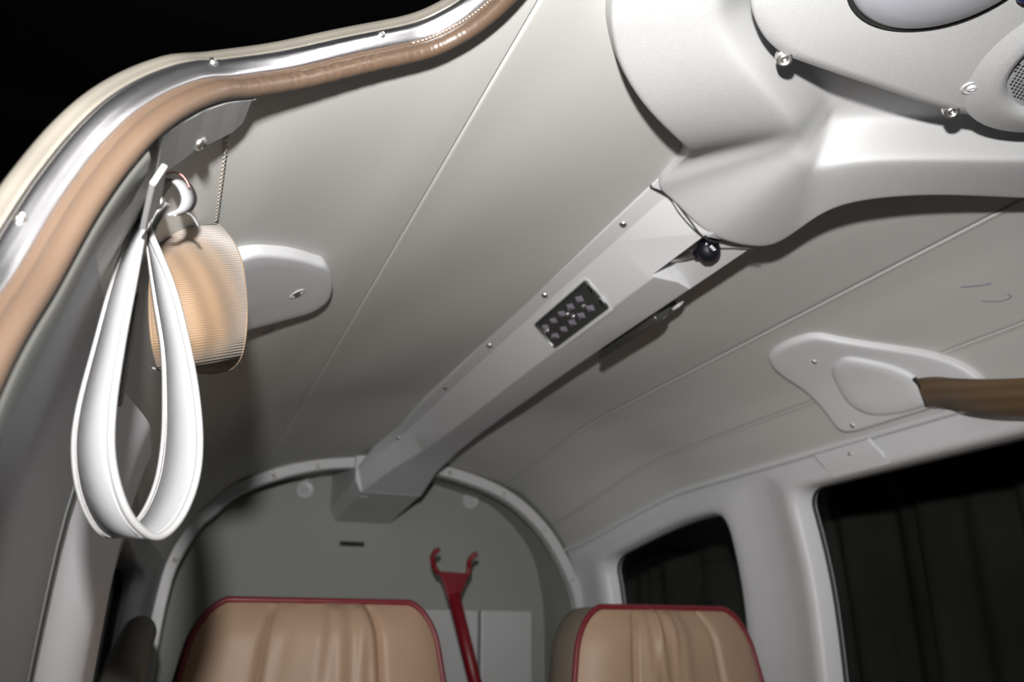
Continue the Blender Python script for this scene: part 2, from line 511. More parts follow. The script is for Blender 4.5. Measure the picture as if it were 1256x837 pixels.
wallR = empty('wall_right', (1.06, .9, -.78)); tag(wallR, 'grey-white moulded port side panel around two dark windows', kind='structure')
PR = [(0, 0), (.15, 0), (.3, .002), (.5, .006), (.68, .011), (.82, .013), (.90, .010), (.95, .003), (.975, -.008), (1.0, -.022), (1.0, -.034)]
cell1 = (-.45, 1.285, 14.2, 18.0); hole1 = (.16, 1.185, 15.0, 17.25)
cell2 = (1.285, 2.02, 14.2, 18.0); hole2 = (1.405, 1.86, 15.08, 17.1)
def railbump(u, y):
    return 0.0
v1, f1, in1 = holed(cell1, hole1, .045, .28, PR)
v2, f2, in2 = holed(cell2, hole2, .055, .34, PR)
mk('side_panel', v1, f1, 'wallp', wallR)
mk('side_panel', v2, f2, 'wallp', wallR)
# rounded rail under the headliner edge
def rail(i, j):
    y = -.45 + 2.47 * j
    pr = [(13.97, -.002), (13.99, .004), (14.03, .0075), (14.10, .008), (14.16, .004), (14.2, .0)]
    k = i * (len(pr) - 1); a = min(int(k), len(pr) - 2); t = k - a
    return S(pr[a][0] + (pr[a + 1][0] - pr[a][0]) * t, y, pr[a][1] + (pr[a + 1][1] - pr[a][1]) * t)
mk('window_rail', *grid(rail, 16, 70), 'wallp', wallR)
mk('lower_panel', *grid(lambda i, j: S(18.0 + 2.0 * i, -.45 + 2.47 * j, 0), 20, 40), 'lower', wallR)
# joint cover on the rail with its screw
def coverfn(i, j):
    sy = [1.108, 1.104, 1.094, 1.02, .992, .982, .978]
    k = i * 6; a = min(int(k), 5); t = k - a
    y = sy[a] + (sy[a + 1] - sy[a]) * t
    u = 14.12 + .80 * j
    off = .0095 + .0045 * math.sin(math.pi * min(1, max(0, (u - 14.1) / .95))) 
    if i < .09 or i > .91: off -= .005
    return S(u, y - (u - 14.12) * .03, off)
mk('joint_cover', *grid(coverfn, 30, 14), 'wallp', wallR)
screw(wallR, S(14.42, 1.024, .0148), Nrm(14.4, 1.02), .0035)
screw(wallR, S(14.9, .86, .011), Nrm(14.9, .86), .0025, SCREWP)
screw(wallR, S(14.98, 1.62, .012), Nrm(14.9, 1.62), .003, SCREWP)

def pane_obj(name, inner, off, label):
    n = len(inner); cy = sum(p[0] for p in inner) / n; cu = sum(p[1] for p in inner) / n
    V = [S(cu, cy, off)]; Fc = []
    R = 5
    for r in range(1, R + 1):
        for p in inner:
            V.append(S(cu + (p[1] - cu) * r / R * 1.01, cy + (p[0] - cy) * r / R * 1.01, off))
    for k in range(n): Fc.append((0, 1 + k, 1 + (k + 1) % n))
    for r in range(R - 1):
        for k in range(n):
            Fc.append((1 + r * n + k, 1 + r * n + (k + 1) % n, 1 + (r + 1) * n + (k + 1) % n, 1 + (r + 1) * n + k))
    root = empty(name, (S(cu, cy, off).x, cy, S(cu, cy, off).z)); tag(root, label, kind='structure')
    mk('pane', V, Fc, 'glass', root)
    ring = [S(p[1], p[0], off + .004) for p in inner]
    mk('rubber_seal', *tube(ring, .0035, 8, closed=True), 'rubber', root)
pane_obj('window_1', in1, -.03, 'large dark port window at right')
pane_obj('window_2', in2, -.03, 'smaller dark port window behind the right seat')

wallL = empty('wall_left', (-.075, 1.2, -.78)); tag(wallL, 'starboard side wall aft of the door, shade painted in as darker grey', kind='structure')
def sst(t):
    t = min(1, max(0, t)); return t * t * (3 - 2 * t)
def pillar(u, y):
    return .022 * sst((y - .625) / .13) * (1 - sst((y - .86) / .12))
def lfn(i, j):
    u = -6.8 + (2.80 + 6.8) * i; a = Yd(u) + .03; y = a + (.622 - a) * j
    return S(u, y, 0)
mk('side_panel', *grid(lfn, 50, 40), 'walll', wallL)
mk('pillar', *grid(lambda i, j: S(-6.8 + 9.6 * i, .618 + .402 * j, pillar(0, .618 + .402 * j)), 50, 60), 'wallp', wallL)  # paler plastic puts the pillar's lit look into the colour
cellL = (1.02, 2.02, -1.2, 2.80); holeL = (1.10, 1.70, -.75, 2.2)
PL = [(0, 0), (.3, 0), (.6, .004), (.8, .009), (.92, .006), (.97, -.006), (1.0, -.02), (1.0, -.034)]
v3, f3, in3 = holed(cellL, holeL, .08, .45, PL)
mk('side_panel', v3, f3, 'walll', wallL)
mk('lower_panel', *grid(lambda i, j: S(-6.8 + 5.6 * i, 1.02 + 1.0 * j, 0), 20, 20), 'lower', wallL)
# joint line and seam strip on the jamb side
mk('seal_strip', *tube([S(u, .621, .0005) for u in np.linspace(-6, 2.7, 40)], .0022, 8), 'rubber', wallL)
pane_obj('window_3', in3, -.03, 'dark starboard window behind the white strap')

# ---------------------------------------------- aft bulkhead, arch strip
bulk = empty('wall_back', (.5, 2.25, -.78)); tag(bulk, 'grey aft bulkhead closing the baggage space', kind='structure')
YB = 2.25
ring_c = [(-.02,-.1),(-.02,0),(-.014,.1),(-.002,.169),(.033,.250),(.062,.283),(.112,.335),(.199,.378),(.300,.409),(.399,.422),(.5,.426),(.63,.414),(.784,.367),(.895,.282),(.968,.17),(.994,.089),(.996,0),(.996,-.1)]
def bulkfn(i, j):
    p = spline(BO, 60)[0] if False else None
BO = [sec(u, 2.05) for u in np.linspace(0, 17, 80)]
V = [Vector((.5, YB, .1))]; Fc = []
for q in BO: V.append(Vector((q[0] + (.02 if q[0] > .5 else -.02), YB, q[1] + .02)))
for k in range(len(BO) - 1): Fc.append((0, k + 1, k + 2))
V += [Vector((-.06, YB, -.8)), Vector((1.05, YB, -.8))]
Fc.append((0, len(V) - 2, 1)); Fc.append((0, len(BO), len(V) - 1)); Fc.append((0, len(V) - 1, len(V) - 2))
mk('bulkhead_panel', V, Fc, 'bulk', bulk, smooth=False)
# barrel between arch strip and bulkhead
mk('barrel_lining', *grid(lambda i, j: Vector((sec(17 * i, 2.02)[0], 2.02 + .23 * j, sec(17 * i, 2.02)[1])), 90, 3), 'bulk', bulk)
# lower baggage panels
for (x0, x1) in ((.10, .47), (.478, .787), (.795, .945)):
    mk('baggage_panel', *box(x0, x1, YB - .045, YB - .004, -.78, .086), 'ring', bulk, smooth=False, bev=.004)
# quarter turn discs
for (x, z) in ((.302, .390), (.773, .388)):
    d = mk('fastener_disc', *xf(lathe([(.024, 0), (.024, .003), (.020, .005), (.016, .003), (.0001, .003)], 28, cap=False), frame((x, YB - .001, z), (0, -1, 0))), 'ring', bulk)
    screw(bulk, Vector((x, YB - .004, z)), (0, -1, 0), .009, SCREWP)
    mk('fastener_tab', *box(x - .006, x + .006, YB - .004, YB, z + .022, z + .034), 'ring', bulk, smooth=False)
# slot vent
vv = mk('vent_slot', *box(.405, .470, YB - .004, YB + .001, .246, .258), 'dark', bulk, smooth=False)
for k in range(4):
    mk('vent_bar', *box(.412 + k * .015, .415 + k * .015, YB - .006, YB - .003, .246, .258), 'rubber', bulk, smooth=False)

arch = empty('trim_1', (.5, 2.0, -.1)); tag(arch, 'pale arched strip framing the aft bulkhead', kind='structure')
rc = spline(ring_c, 120)
V = []; Fc = []
for i, p in enumerate(rc):
    a = rc[max(0, i - 1)]; b = rc[min(len(rc) - 1, i + 1)]
    t = (b - a) / np.linalg.norm(b - a); n = np.array([t[1], -t[0]])
    for (d, y) in ((-.018, 2.03), (-.016, 2.003), (-.013, 2.0), (.009, 2.0), (.012, 2.003), (.012, 2.03)):
        V.append(Vector((p[0] + n[0] * d, y, p[1] + n[1] * d)))
for i in range(len(rc) - 1):
    for k in range(5):
        Fc.append((i * 6 + k, i * 6 + k + 1, i * 6 + 7 + k, i * 6 + 6 + k))
astrip = mk('arch_strip', V, Fc, 'ring', arch, autosm=40)
for (x, z) in ((.293, .405), (.194, .374), (.63, .414), (.779, .368), (.895, .282), (.973, .160), (.001, .174)):
    screw(astrip, Vector((x, 1.999, z)), (0, -1, 0), .0055)

tag(mk('floor', *box(-.2, 1.15, -.6, 2.3, -.80, -.78), 'floor', None, smooth=False), 'dark carpeted cabin floor', kind='structure')

# ================================================================== OVERHEAD CONSOLE
console = empty('overhead_console', (.535, 1.3, .48))
tag(console, 'long grey-white overhead spine running aft along the headliner', 'console')
# (profile points X, Z) at stations along Y
def cprof(dz, s, hb):
    c = .535; r1 = max(.076, hb + .012)
    base = [(-.100, .486), (-.098, .4755), (-r1, .4715), (-hb, .4265), (-hb + .003, .4250), (hb - .003, .4250), (hb, .4265), (r1, .4715), (.098, .4755), (.100, .486)]
    return [(c + x * s, z + dz) for x, z in base]
# (Y, drop, width factor, shift, half width of the bottom face)
stn = [(.656, 0, 1, 0, .033), (.8, 0, 1, 0, .033), (1.0, 0, 1, 0, .033), (1.25, -.001, 1, 0, .033), (1.45, -.004, 1, 0, .033), (1.6, -.009, .99, -.003, .035), (1.75, -.018, .97, -.010, .042), (1.88, -.040, .93, -.034, .060), (1.985, -.076, .90, -.057, .084), (2.0, -.080, .90, -.060, .086)]
V = []; Fc = []
for (y, dz, s, dx, hb) in stn:
    V += [Vector((x + dx, y, z)) for x, z in cprof(dz, s, hb)]
n = 10
for i in range(len(stn) - 1):
    for q in range(n):
        Fc.append((i * n + q, i * n + (q + 1) % n, (i + 1) * n + (q + 1) % n, (i + 1) * n + q))
Fc.append(tuple(range(n))); Fc.append(tuple((len(stn) - 1) * n + q for q in range(n))[::-1])
body = mk('console_body', V, Fc, 'plastic', console, smooth=False)
# lever pocket cut through the lower face to the port side
cv = [Vector(p) for p in ((.5015, .672, .40), (.5700, .668, .40), (.5700, .803, .40), (.5015, .797, .40), (.5015, .672, .4600), (.5700, .668, .4262), (.5700, .803, .4262), (.5015, .770, .4580))]
cf = [(0, 1, 2, 3), (4, 7, 6, 5), (0, 4, 5, 1), (1, 5, 6, 2), (2, 6, 7, 3), (3, 7, 4, 0)]
cut = mk('cut', cv, cf, 'plastic', None, smooth=False)
bo = body.modifiers.new('cut', 'BOOLEAN'); bo.operation = 'DIFFERENCE'; bo.object = cut; bo.solver = 'EXACT'
apply_mods(body)
bpy.data.objects.remove(cut, do_unlink=True)
bv = body.modifiers.new('b', 'BEVEL'); bv.width = .0045; bv.segments = 3; bv.limit_method = 'ANGLE'; bv.angle_limit = math.radians(24)
apply_mods(body)
for p in body.data.polygons: p.use_smooth = True
body.data.set_sharp_from_angle(angle=math.radians(38))
# tail of the console behind the arch strip
tl = []
for (y, z0, dx, s) in ((1.985, .3475, -.0605, .96), (2.248, .310, -.073, .96)):
    c = .535 + dx
    tl += [Vector((c - .096 * s, y, .44)), Vector((c - .094 * s, y, z0 + .03)), Vector((c - .079 * s, y, z0)), Vector((c + .079 * s, y, z0)), Vector((c + .094 * s, y, z0 + .03)), Vector((c + .096 * s, y, .44))]
mk('console_tail', tl, [(i, i + 1, i + 7, i + 6) for i in range(5)] + [(0, 1, 2, 3, 4, 5), (6, 7, 8, 9, 10, 11)], 'plastic', console, smooth=False, bev=.004)
mk('tail_plate', *box(.405, .425, 2.02, 2.04, .341, .3445), 'ring', console, smooth=False)
fn_ = Vector((-.16, 0, -1)).normalized()
for (x, y, z) in ((.4485, .758, .4735), (.4475, .988, .4735), (.4465, 1.215, .4725), (.448, 1.468, .4700), (.4400, 1.80, .4440)):
    screw(console, Vector((x, y, z)), fn_, .0054)

# ---------------------------------------------- reading lights let into the sloping faces
def reading_light(name, label, c, nrm, along=Vector((0, 1, 0)), edge_on=False):
    root = empty(name, c); tag(root, label, 'light', 'console reading lights')
    z = Vector(nrm).normalized(); y = Vector(along); x = y.cross(z).normalized()
    mt = Matrix.Identity(4)
    for r in range(3):
        mt[r][0] = x[r]; mt[r][1] = y[r]; mt[r][2] = z[r]; mt[r][3] = c[r]
    hw, hl = .0255, .088
    # chrome frame: rounded rectangle ring
    def rr(w_, l_, r_, n=6):
        o = []
        for cx_, cy_, a in ((w_ - r_, l_ - r_, 0), (-w_ + r_, l_ - r_, 90), (-w_ + r_, -l_ + r_, 180), (w_ - r_, -l_ + r_, 270)):
            for k in range(n):
                an = math.radians(a + 90 * k / (n - 1)); o.append((cx_ + r_ * math.cos(an), cy_ + r_ * math.sin(an)))
        return o
    pr = [(hw, hl, .006, -.002), (hw, hl, .006, .003), (hw - .0012, hl - .0012, .005, .0052), (hw - .0030, hl - .0030, .004, .0052), (hw - .0042, hl - .0042, .003, .003), (hw - .0042, hl - .0042, .003, -.006)]
    V = []; Fc = []
    for (a, b, r_, h) in pr:
        V += [mt @ Vector((px, py, h)) for px, py in rr(a, b, r_)]
    n = 24
    for i in range(len(pr) - 1):
        for k in range(n): Fc.append((i * n + k, i * n + (k + 1) % n, (i + 1) * n + (k + 1) % n, (i + 1) * n + k))
    mk('frame', V, Fc, 'dchrome', root, autosm=50)
    ob = [(hw + .006, hl + .006, .009, -.002), (hw + .0055, hl + .0055, .009, .0012), (hw + .003, hl + .003, .008, .0024), (hw, hl, .006, .0024), (hw, hl, .006, -.002)]
    V = []; Fc = []
    for (a, b, r_, h) in ob: V += [mt @ Vector((px, py, h)) for px, py in rr(a, b, r_)]
    for i in range(4):
        for k in range(24): Fc.append((i * 24 + k, i * 24 + (k + 1) % 24, (i + 1) * 24 + (k + 1) % 24, (i + 1) * 24 + k))
    if edge_on:
        mk('lit_end_block', *xf(box(-hw - .001, -hw + .014, -hl - .010, -hl + .030, .0045, .0095), mt), 'ring', root, smooth=False, bev=.002)  # pale block standing in for the lit end of the chrome frame
        mk('green_glint', *xf(box(-hw - .0005, -hw + .003, hl - .022, hl - .008, .003, .0062), mt), 'green', root, smooth=False)  # green glint on the chrome, made as a coloured block
    else:
        mk('bezel', V, Fc, 'plastic', root, autosm=50)
    mk('end_clip', *xf(join(box(-.016, -.006, -hl - .002, -hl + .006, .004, .0075)), mt), 'chrome', root, smooth=False, bev=.001)
    mk('end_clip', *xf(join(box(.006, .018, -hl - .002, -hl + .006, .004, .0065)), mt), 'chrome', root, smooth=False, bev=.001)
    tray = mk('tray', *xf(box(-hw + .004, hw - .004, -hl + .004, hl - .004, .0018, .0026), mt), 'dchrome', root, smooth=False)
    for r in range(5):
        for q in range(2):
            cx_ = -.0098 + .0196 * q; cy_ = -.052 + r * .029 + (.006 if q else 0)
            Vc = [Vector((cx_ - .0062, cy_ - .006, .0028)), Vector((cx_ + .002, cy_ - .010, .0028)), Vector((cx_ + .0062, cy_ + .005, .0028)), Vector((cx_ - .002, cy_ + .010, .0028)), Vector((cx_ + .001, cy_ + .001, .0058))]
            mk('reflector_cell', *xf((Vc, [(0, 1, 4), (1, 2, 4), (2, 3, 4), (3, 0, 4), (0, 3, 2, 1)]), mt), 'cell', tray, smooth=False)
    for (bx_, by_) in ((-.009, .068), (.004, .072), (-.002, -.045), (.004, .0), (-.004, -.008)):
        mk('glint_stud', *xf(lathe([(.0042, 0), (.0040, .002), (.0026, .0040), (.0001, .0048)], 12, cap=False), mt @ Matrix.Translation((bx_, by_, .0026))), 'chrome', tray)
    return root
nL = Vector((-.715, 0, -.699)).normalized()
reading_light('reading_light', 'rectangular chrome reading light facing the door side of the overhead spine', Vector((.4865, .983, .4465)) + nL * .0006, nL)
nRt = Vector((.715, 0, -.699)).normalized()
reading_light('reading_light', 'chrome reading light seen edge-on on the far side of the overhead spine', Vector((.535 + .0485, .985, .4465)) + nRt * .012, nRt, edge_on=True)

# ---------------------------------------------- lever in the pocket
lev = empty('control_lever', (.518, .773, .4545)); tag(lev, 'black knobbed control lever in the pocket of the overhead spine', 'lever')
mk('pivot_screw', *xf(lathe([(.008, -.001), (.008, .003), (.0065, .006), (.004, .007), (.0001, .0068)], 20, cap=False), frame((.524, .771, .4535), (0, -.2, -1))), 'steel', lev)
mk('arm', *tube(vspline([(.522, .778, .449), (.522, .762, .443), (.525, .740, .437), (.529, .722, .434)], 14), .0038, 10), 'steel', lev)
kd = (Vector((.531, .705, .432)) - Vector((.525, .735, .4365))).normalized()
knob = mk('knob', *xf(lathe([(.0001, 0), (.006, .0), (.0068, .004), (.0068, .008), (.0105, .0105), (.0138, .015), (.0145, .020), (.013, .0265), (.009, .0298), (.0001, .031)], 28, cap=False), frame(Vector((.528, .728, .4345)), kd)), 'black', lev)
# printed marks on the knob
vn = (Vector((0, 0, 0)) - Vector((.531, .706, .432))).normalized()
fm = frame(Vector((.531, .706, .432)) + vn * .0142, vn, Vector((0, 0, 1)))
tri = ([Vector((-.004, .005, 0)), Vector((-.0015, .005, 0)), Vector((-.0026, .0075, 0))], [(0, 1, 2)])
parts = [tri]
for k in range(3):
    parts.append(([Vector((.0012 + k * .0016, .0008 - k * .002, 0)), Vector((.0038 + k * .0016, .0020 - k * .002, 0)), Vector((.0034 + k * .0016, .0032 - k * .002, 0)), Vector((.0008 + k * .0016, .0020 - k * .002, 0))], [(0, 1, 2, 3)]))
mk('knob_marking', *xf(join(*parts), fm), 'whitepaint', knob, smooth=False, solid=.0003)

# ================================================================== FRONT SHROUD (arms sweeping round the overhead panel)
P0 = [(0.2, 0.3, 0.47), (0.233, 0.418, 0.47), (0.258, 0.456, 0.474), (0.281, 0.485, 0.476), (0.318, 0.518, 0.478), (0.36, 0.546, 0.48), (0.412, 0.574, 0.481), (0.432, 0.602, 0.482), (0.431, 0.669, 0.483), (0.455, 0.669, 0.483), (0.5, 0.669, 0.483), (0.57, 0.669, 0.483), (0.59, 0.655, 0.483), (0.592, 0.62, 0.483), (0.596, 0.598, 0.483), (0.62, 0.573, 0.483), (0.69, 0.54, 0.478), (0.786, 0.508, 0.47), (0.9, 0.45, 0.455), (0.96, 0.3, 0.445)]
P1 = [(0.1937, 0.2835, 0.4158), (0.2296, 0.3931, 0.4186), (0.2523, 0.4271, 0.4205), (0.2731, 0.4536, 0.4205), (0.3081, 0.4838, 0.4205), (0.3486, 0.5111, 0.4227), (0.4027, 0.5469, 0.4327), (0.434, 0.6, 0.47), (0.4335, 0.668, 0.4705), (0.457, 0.668, 0.4655), (0.498, 0.668, 0.4185), (0.567, 0.668, 0.4185), (0.584, 0.652, 0.42), (0.585, 0.617, 0.4225), (0.5723, 0.5704, 0.4153), (0.5786, 0.5326, 0.4119), (0.644, 0.4953, 0.4138), (0.7399, 0.4725, 0.4158), (0.8505, 0.4158, 0.4063), (0.9025, 0.2835, 0.3969)]
P2 = [(0.2693,0.2835,0.412),(0.2967,0.36,0.4139),(0.3128,0.3789,0.4139),(0.3374,0.3969,0.413),(0.378,0.4177,0.412),(0.4202,0.4412,0.4145),(0.4458,0.4574,0.4169),(0.4588,0.4714,0.4189),(0.4694,0.4822,0.4205),(0.4782,0.49,0.4194),(0.4881,0.4969,0.4178),(0.4989,0.5008,0.4178),(0.5067,0.5047,0.4193),(0.5135,0.5047,0.4189),(0.52,0.4938,0.417),(0.5299,0.4771,0.4138),(0.5747,0.4541,0.4133),(0.6757,0.4224,0.4158),(0.7843,0.3685,0.4111),(0.8221,0.2646,0.4016)]
P3 = [(0.335, 0.3, 0.462), (0.352, 0.368, 0.462), (0.368, 0.388, 0.462), (0.395, 0.405, 0.462), (0.43, 0.425, 0.462), (0.465, 0.443, 0.462), (0.485, 0.456, 0.462), (0.495, 0.464, 0.462), (0.503, 0.47, 0.462), (0.508, 0.476, 0.462), (0.511, 0.481, 0.462), (0.514, 0.484, 0.462), (0.518, 0.484, 0.462), (0.524, 0.482, 0.462), (0.534, 0.478, 0.462), (0.556, 0.466, 0.462), (0.612, 0.449, 0.462), (0.682, 0.415, 0.462), (0.78, 0.36, 0.462), (0.82, 0.27, 0.462)]
P4 = [(0.4, 0.28, 0.462), (0.41, 0.33, 0.462), (0.42, 0.34, 0.462), (0.44, 0.35, 0.462), (0.46, 0.36, 0.462), (0.48, 0.37, 0.462), (0.49, 0.38, 0.462), (0.495, 0.385, 0.462), (0.5, 0.39, 0.462), (0.505, 0.39, 0.462), (0.508, 0.39, 0.462), (0.512, 0.39, 0.462), (0.516, 0.39, 0.462), (0.52, 0.39, 0.462), (0.53, 0.385, 0.462), (0.55, 0.38, 0.462), (0.59, 0.37, 0.462), (0.64, 0.34, 0.462), (0.72, 0.3, 0.462), (0.75, 0.25, 0.462)]
rows = [P0, P1, P1, P2, P2, P3, P4]
def lerp3(a, b, t): return tuple(a[k] + (b[k] - a[k]) * t for k in range(3))
R0 = P0
R1 = [lerp3(a, b, .85) for a, b in zip(P0, P1)]
R2 = P1
R3 = [lerp3(a, b, .07) for a, b in zip(P1, P2)]
R3b = [lerp3(a, b, .5) for a, b in zip(P1, P2)]
R4 = [lerp3(a, b, .94) for a, b in zip(P1, P2)]
R5 = [lerp3(a, b, .08) for a, b in zip(P2, P3)]
R6 = [lerp3(a, b, .92) for a, b in zip(P2, P3)]
R7 = [lerp3(a, b, .06) for a, b in zip(P3, P4)]
RR = [R0, R1, R2, R3, R3b, R4, R5, R6, R7, P4]
V = [Vector(p) for r in RR for p in r]; n = len(P0)
Fc = [(i * n + j, i * n + j + 1, (i + 1) * n + j + 1, (i + 1) * n + j) for i in range(len(RR) - 1) for j in range(n - 1)]
shroud = empty('overhead_shroud', (.52, .55, .48)); tag(shroud, 'grained grey-white shroud whose two arms meet the front of the overhead spine', 'shroud')
mk('shroud_body', V, Fc, 'shroud', shroud, sub=3)
# loose edging showing at the joint with the spine
ed = [(.4335, .668, .4735), (.434, .669, .4712), (.457, .669, .4655), (.479, .6700, .4435), (.500, .669, .4210), (.536, .669, .4205), (.571, .669, .4212)]
mk('joint_edging', *tube(vspline(ed, 40), .0009, 6), 'rubber', shroud)
mk('joint_edging', *tube(vspline([(.4345, .670, .4715), (.457, .672, .4652), (.472, .6755, .4505), (.488, .674, .4330), (.500, .670, .4212)], 30), .0006, 6), 'dark', shroud)

# ================================================================== OVERHEAD PANEL with lamp lens and speaker
pan = empty('overhead_light_unit', (.52, .25, .44)); tag(pan, 'grey-white overhead panel with oval lens and round speaker grille, upper right', 'panel')
po = [(0.3037,0.3199),(0.3161,0.3495),(0.3419,0.3734),(0.3715,0.3868),(0.404,0.3896),(0.4679,0.3915),(0.5415,0.3925),(0.6208,0.383),(0.6924,0.3581),(0.7401,0.296),(0.7449,0.191),(0.6876,0.0764),(0.4966,0.0286),(0.3438,0.0573),(0.2913,0.1528),(0.2932,0.2579)]
po = spline(po, 120, closed=True)
cx0, cy0 = .506, .229
V = []; Fc = []
rings = [(.985, .440), (1.0, .419), (.996, .4155), (.986, .4135), (.93, .4125), (.7, .412), (.4, .412)]
spk = (.600, .298, .060); lens_c = (.4125, .271, .063)
for (s, z) in rings:
    for p in po: V.append(Vector((cx0 + (p[0] - cx0) * s, cy0 + (p[1] - cy0) * s, z)))
n = len(po)
for i in range(len(rings) - 1):
    for k in range(n): Fc.append((i * n + k, i * n + (k + 1) % n, (i + 1) * n + (k + 1) % n, (i + 1) * n + k))
Fc.append(tuple((len(rings) - 1) * n + k for k in range(n)))
mk('panel_body', V, Fc, 'shroud', pan, autosm=60)
def disc(c, prof, name, m, parent, sx=1.0, rot=0):
    p = lathe(prof, 56, cap=False)
    mt = Matrix.Translation((c[0], c[1], .412)) @ Matrix.Rotation(rot, 4, 'Z') @ Matrix.Diagonal((sx, 1, -1, 1))
    return mk(name, *xf(p, mt), m, parent)
disc(lens_c, [(.0640, -.001), (.0638, .0018), (.0622, .0026), (.0608, .0010), (.0605, -.001)], 'lens_rim', 'dark', pan)
disc(lens_c, [(.0608, -.001), (.060, .0030), (.0555, .0062), (.043, .0105), (.024, .0130), (.0001, .0138)], 'lamp_lens', 'lens', pan)
disc(spk, [(.096, -.001), (.088, .0012), (.079, .0036), (.072, .0050), (.067, .0040), (.0645, .000), (.064, -.002)], 'speaker_surround', 'shroud', pan)
gr = disc(spk, [(.0645, .0000), (.05, .0012), (.03, .0022), (.0001, .0026)], 'speaker_grille', 'grille', pan)
hv = []
for a in range(-16, 17):
    for b in range(-18, 19):
        x = a * .0036 + (b % 2) * .0018; y = b * .0031
        if x * x + y * y < .0625 ** 2:
            rr_ = math.hypot(x, y); z = .412 - (.0036 - .0028 * (rr_ / .066) ** 1.6) - .0004
            hv.append(([Vector((spk[0] + x + .0010 * math.cos(t), spk[1] + y + .0010 * math.sin(t), z)) for t in [k * math.pi / 3 for k in range(6)]], [(5, 4, 3, 2, 1, 0)]))
tag(mk('grille_holes', *join(*hv), 'dark', pan, smooth=False), kind='stuff')
# dimple with screw, and two rim screws
disc((.5355, .360, 0), [(.0085, -.001), (.0078, .0008), (.0066, .0014), (.0058, .0006), (.0001, .0003)], 'screw_dimple', 'shroud', pan)
screw(pan, Vector((.5355, .360, .4117)), (0, 0, -1), .0042, SCREWP)
for (x, y) in ((.3765, .3885), (.5475, .3895)):
    nw = Vector((-.35, -.45, -.8))
    cwsh = mk('cup_washer', *xf(lathe([(.0062, -.006), (.0062, .001), (.0052, .0024), (.0040, .0015), (.0036, .0)], 20, cap=False), frame((x, y, .4135), nw)), 'steel', pan)
    screw(cwsh, Vector((x, y, .4132)), nw, .0040)
mk('blue_button', *xf(lathe([(.007, -.001), (.007, .004), (.005, .0065), (.0001, .007)], 18, cap=False), frame((.482, .272, .412), (0, 0, -1))), 'blue', pan)

# ================================================================== SHOULDER BELT COVER PLATES
def surf_plate(name, outline, levels, m, parent, n=72):
    """plate lying on the lining: outline of (u, y); levels = (inset scale, height)"""
    o = spline(outline, n, closed=True)
    cu = sum(p[0] for p in o) / n; cy = sum(p[1] for p in o) / n
    V = []; Fc = []
    for (s, h) in levels:
        for p in o: V.append(S(cu + (p[0] - cu) * s, cy + (p[1] - cy) * s, h))
    for i in range(len(levels) - 1):
        for k in range(n): Fc.append((i * n + k, i * n + (k + 1) % n, (i + 1) * n + (k + 1) % n, (i + 1) * n + k))
    V.append(S(cu, cy, levels[-1][1])); c = len(V) - 1; b = (len(levels) - 1) * n
    for k in range(n): Fc.append((b + k, b + (k + 1) % n, c))
    return mk(name, V, Fc, m, parent)
LV = [(1.0, -.002), (1.0, .006), (.985, .0095), (.96, .011), (.92, .0115), (.75, .0115), (.5, .0115), (.25, .0115)]
cpR = empty('belt_cover_plate', S(13.0, .9)); tag(cpR, 'moulded belt cover plate with shade-darkened belt emerging, above the port window', 'cover plate', 'shoulder belt cover plates')
oR = [(11.48,1.016),(11.34,.98),(11.34,.935),(11.45,.90),(11.78,.876),(12.5,.822),(13.1,.776),(13.42,.757),(13.72,.752),(13.86,.775),(13.87,.83),(13.87,.90),(13.87,.97),(13.85,1.005),(13.72,1.026),(13.3,1.028),(12.6,1.030),(11.9,1.032)]
surf_plate('plate', oR, LV, 'wallp', cpR)
LV2 = [(1.0, .010), (1.0, .0125), (.95, .0165), (.86, .0185), (.6, .019), (.3, .019)]
surf_plate('raised_boss', [(12.33,.945),(12.12,.915),(12.15,.893),(12.5,.868),(12.95,.842),(13.2,.832),(13.45,.832),(13.72,.838),(13.78,.855),(13.76,.90),(13.62,.945),(13.3,.967),(12.9,.965)], LV2, 'wallp', cpR)
for (u, y) in ((11.93, .951), (13.72, .992)):
    mk('screw_dimple', *xf(lathe([(.0072, 0), (.0066, .001), (.0056, .0005), (.0052, -.0005)], 20, cap=False), frame(S(u, y, .0115), Nrm(u, y))), 'wallp', cpR)
    screw(cpR, S(u, y, .0112), Nrm(u, y), .0046)
# slot mouth
mk('belt_slot', *tube([S(13.2, .832, .0165), S(13.45, .829, .017), S(13.72, .834, .0165)], .0035, 8), 'dark', cpR)
rb = empty('shoulder_belt', S(13.5, .80, .03)); tag(rb, 'shoulder belt, shade painted in as brown, leaving the port cover plate towards the right edge', 'belt')
cw = [(.976,.836,.343),(.972,.80,.334),(.966,.76,.317),(.962,.70,.297),(.965,.62,.278),(.975,.52,.262),(.99,.38,.25)]
cen = vspline(cw, 50)
ax = [(.010,.004,-.019),(.010,.004,-.0195),(.009,.006,-.021),(.007,.006,-.0225),(.006,.004,-.0235),(.006,.004,-.0235),(.006,.004,-.0235)]
wid = vspline(ax, 50)
mk('webbing', *band(cen, wid, .0014), 'webdark', rb)

cpL = empty('belt_cover_plate', S(4.4, .82)); tag(cpL, 'small grey belt cover plate behind the tan webbing loop', 'cover plate', 'shoulder belt cover plates')
oL = [(4.25,.655),(4.75,.715),(5.15,.775),(5.32,.805),(5.45,.86),(5.50,.91),(5.45,.935),(5.3,.945),(4.9,.925),(4.55,.895),(4.1,.86),(3.7,.80),(3.6,.72),(3.8,.66)]
surf_plate('plate', oL, LV, 'wallp', cpL)
mk('screw_dimple', *xf(lathe([(.0095, 0), (.0086, .001), (.007, .0005), (.0062, -.0008)], 20, cap=False), frame(S(5.05, .845, .0115), Nrm(5.05, .845))), 'wallp', cpL)
screw(cpL, S(5.05, .845, .0110), Nrm(5.05, .845), .0050)

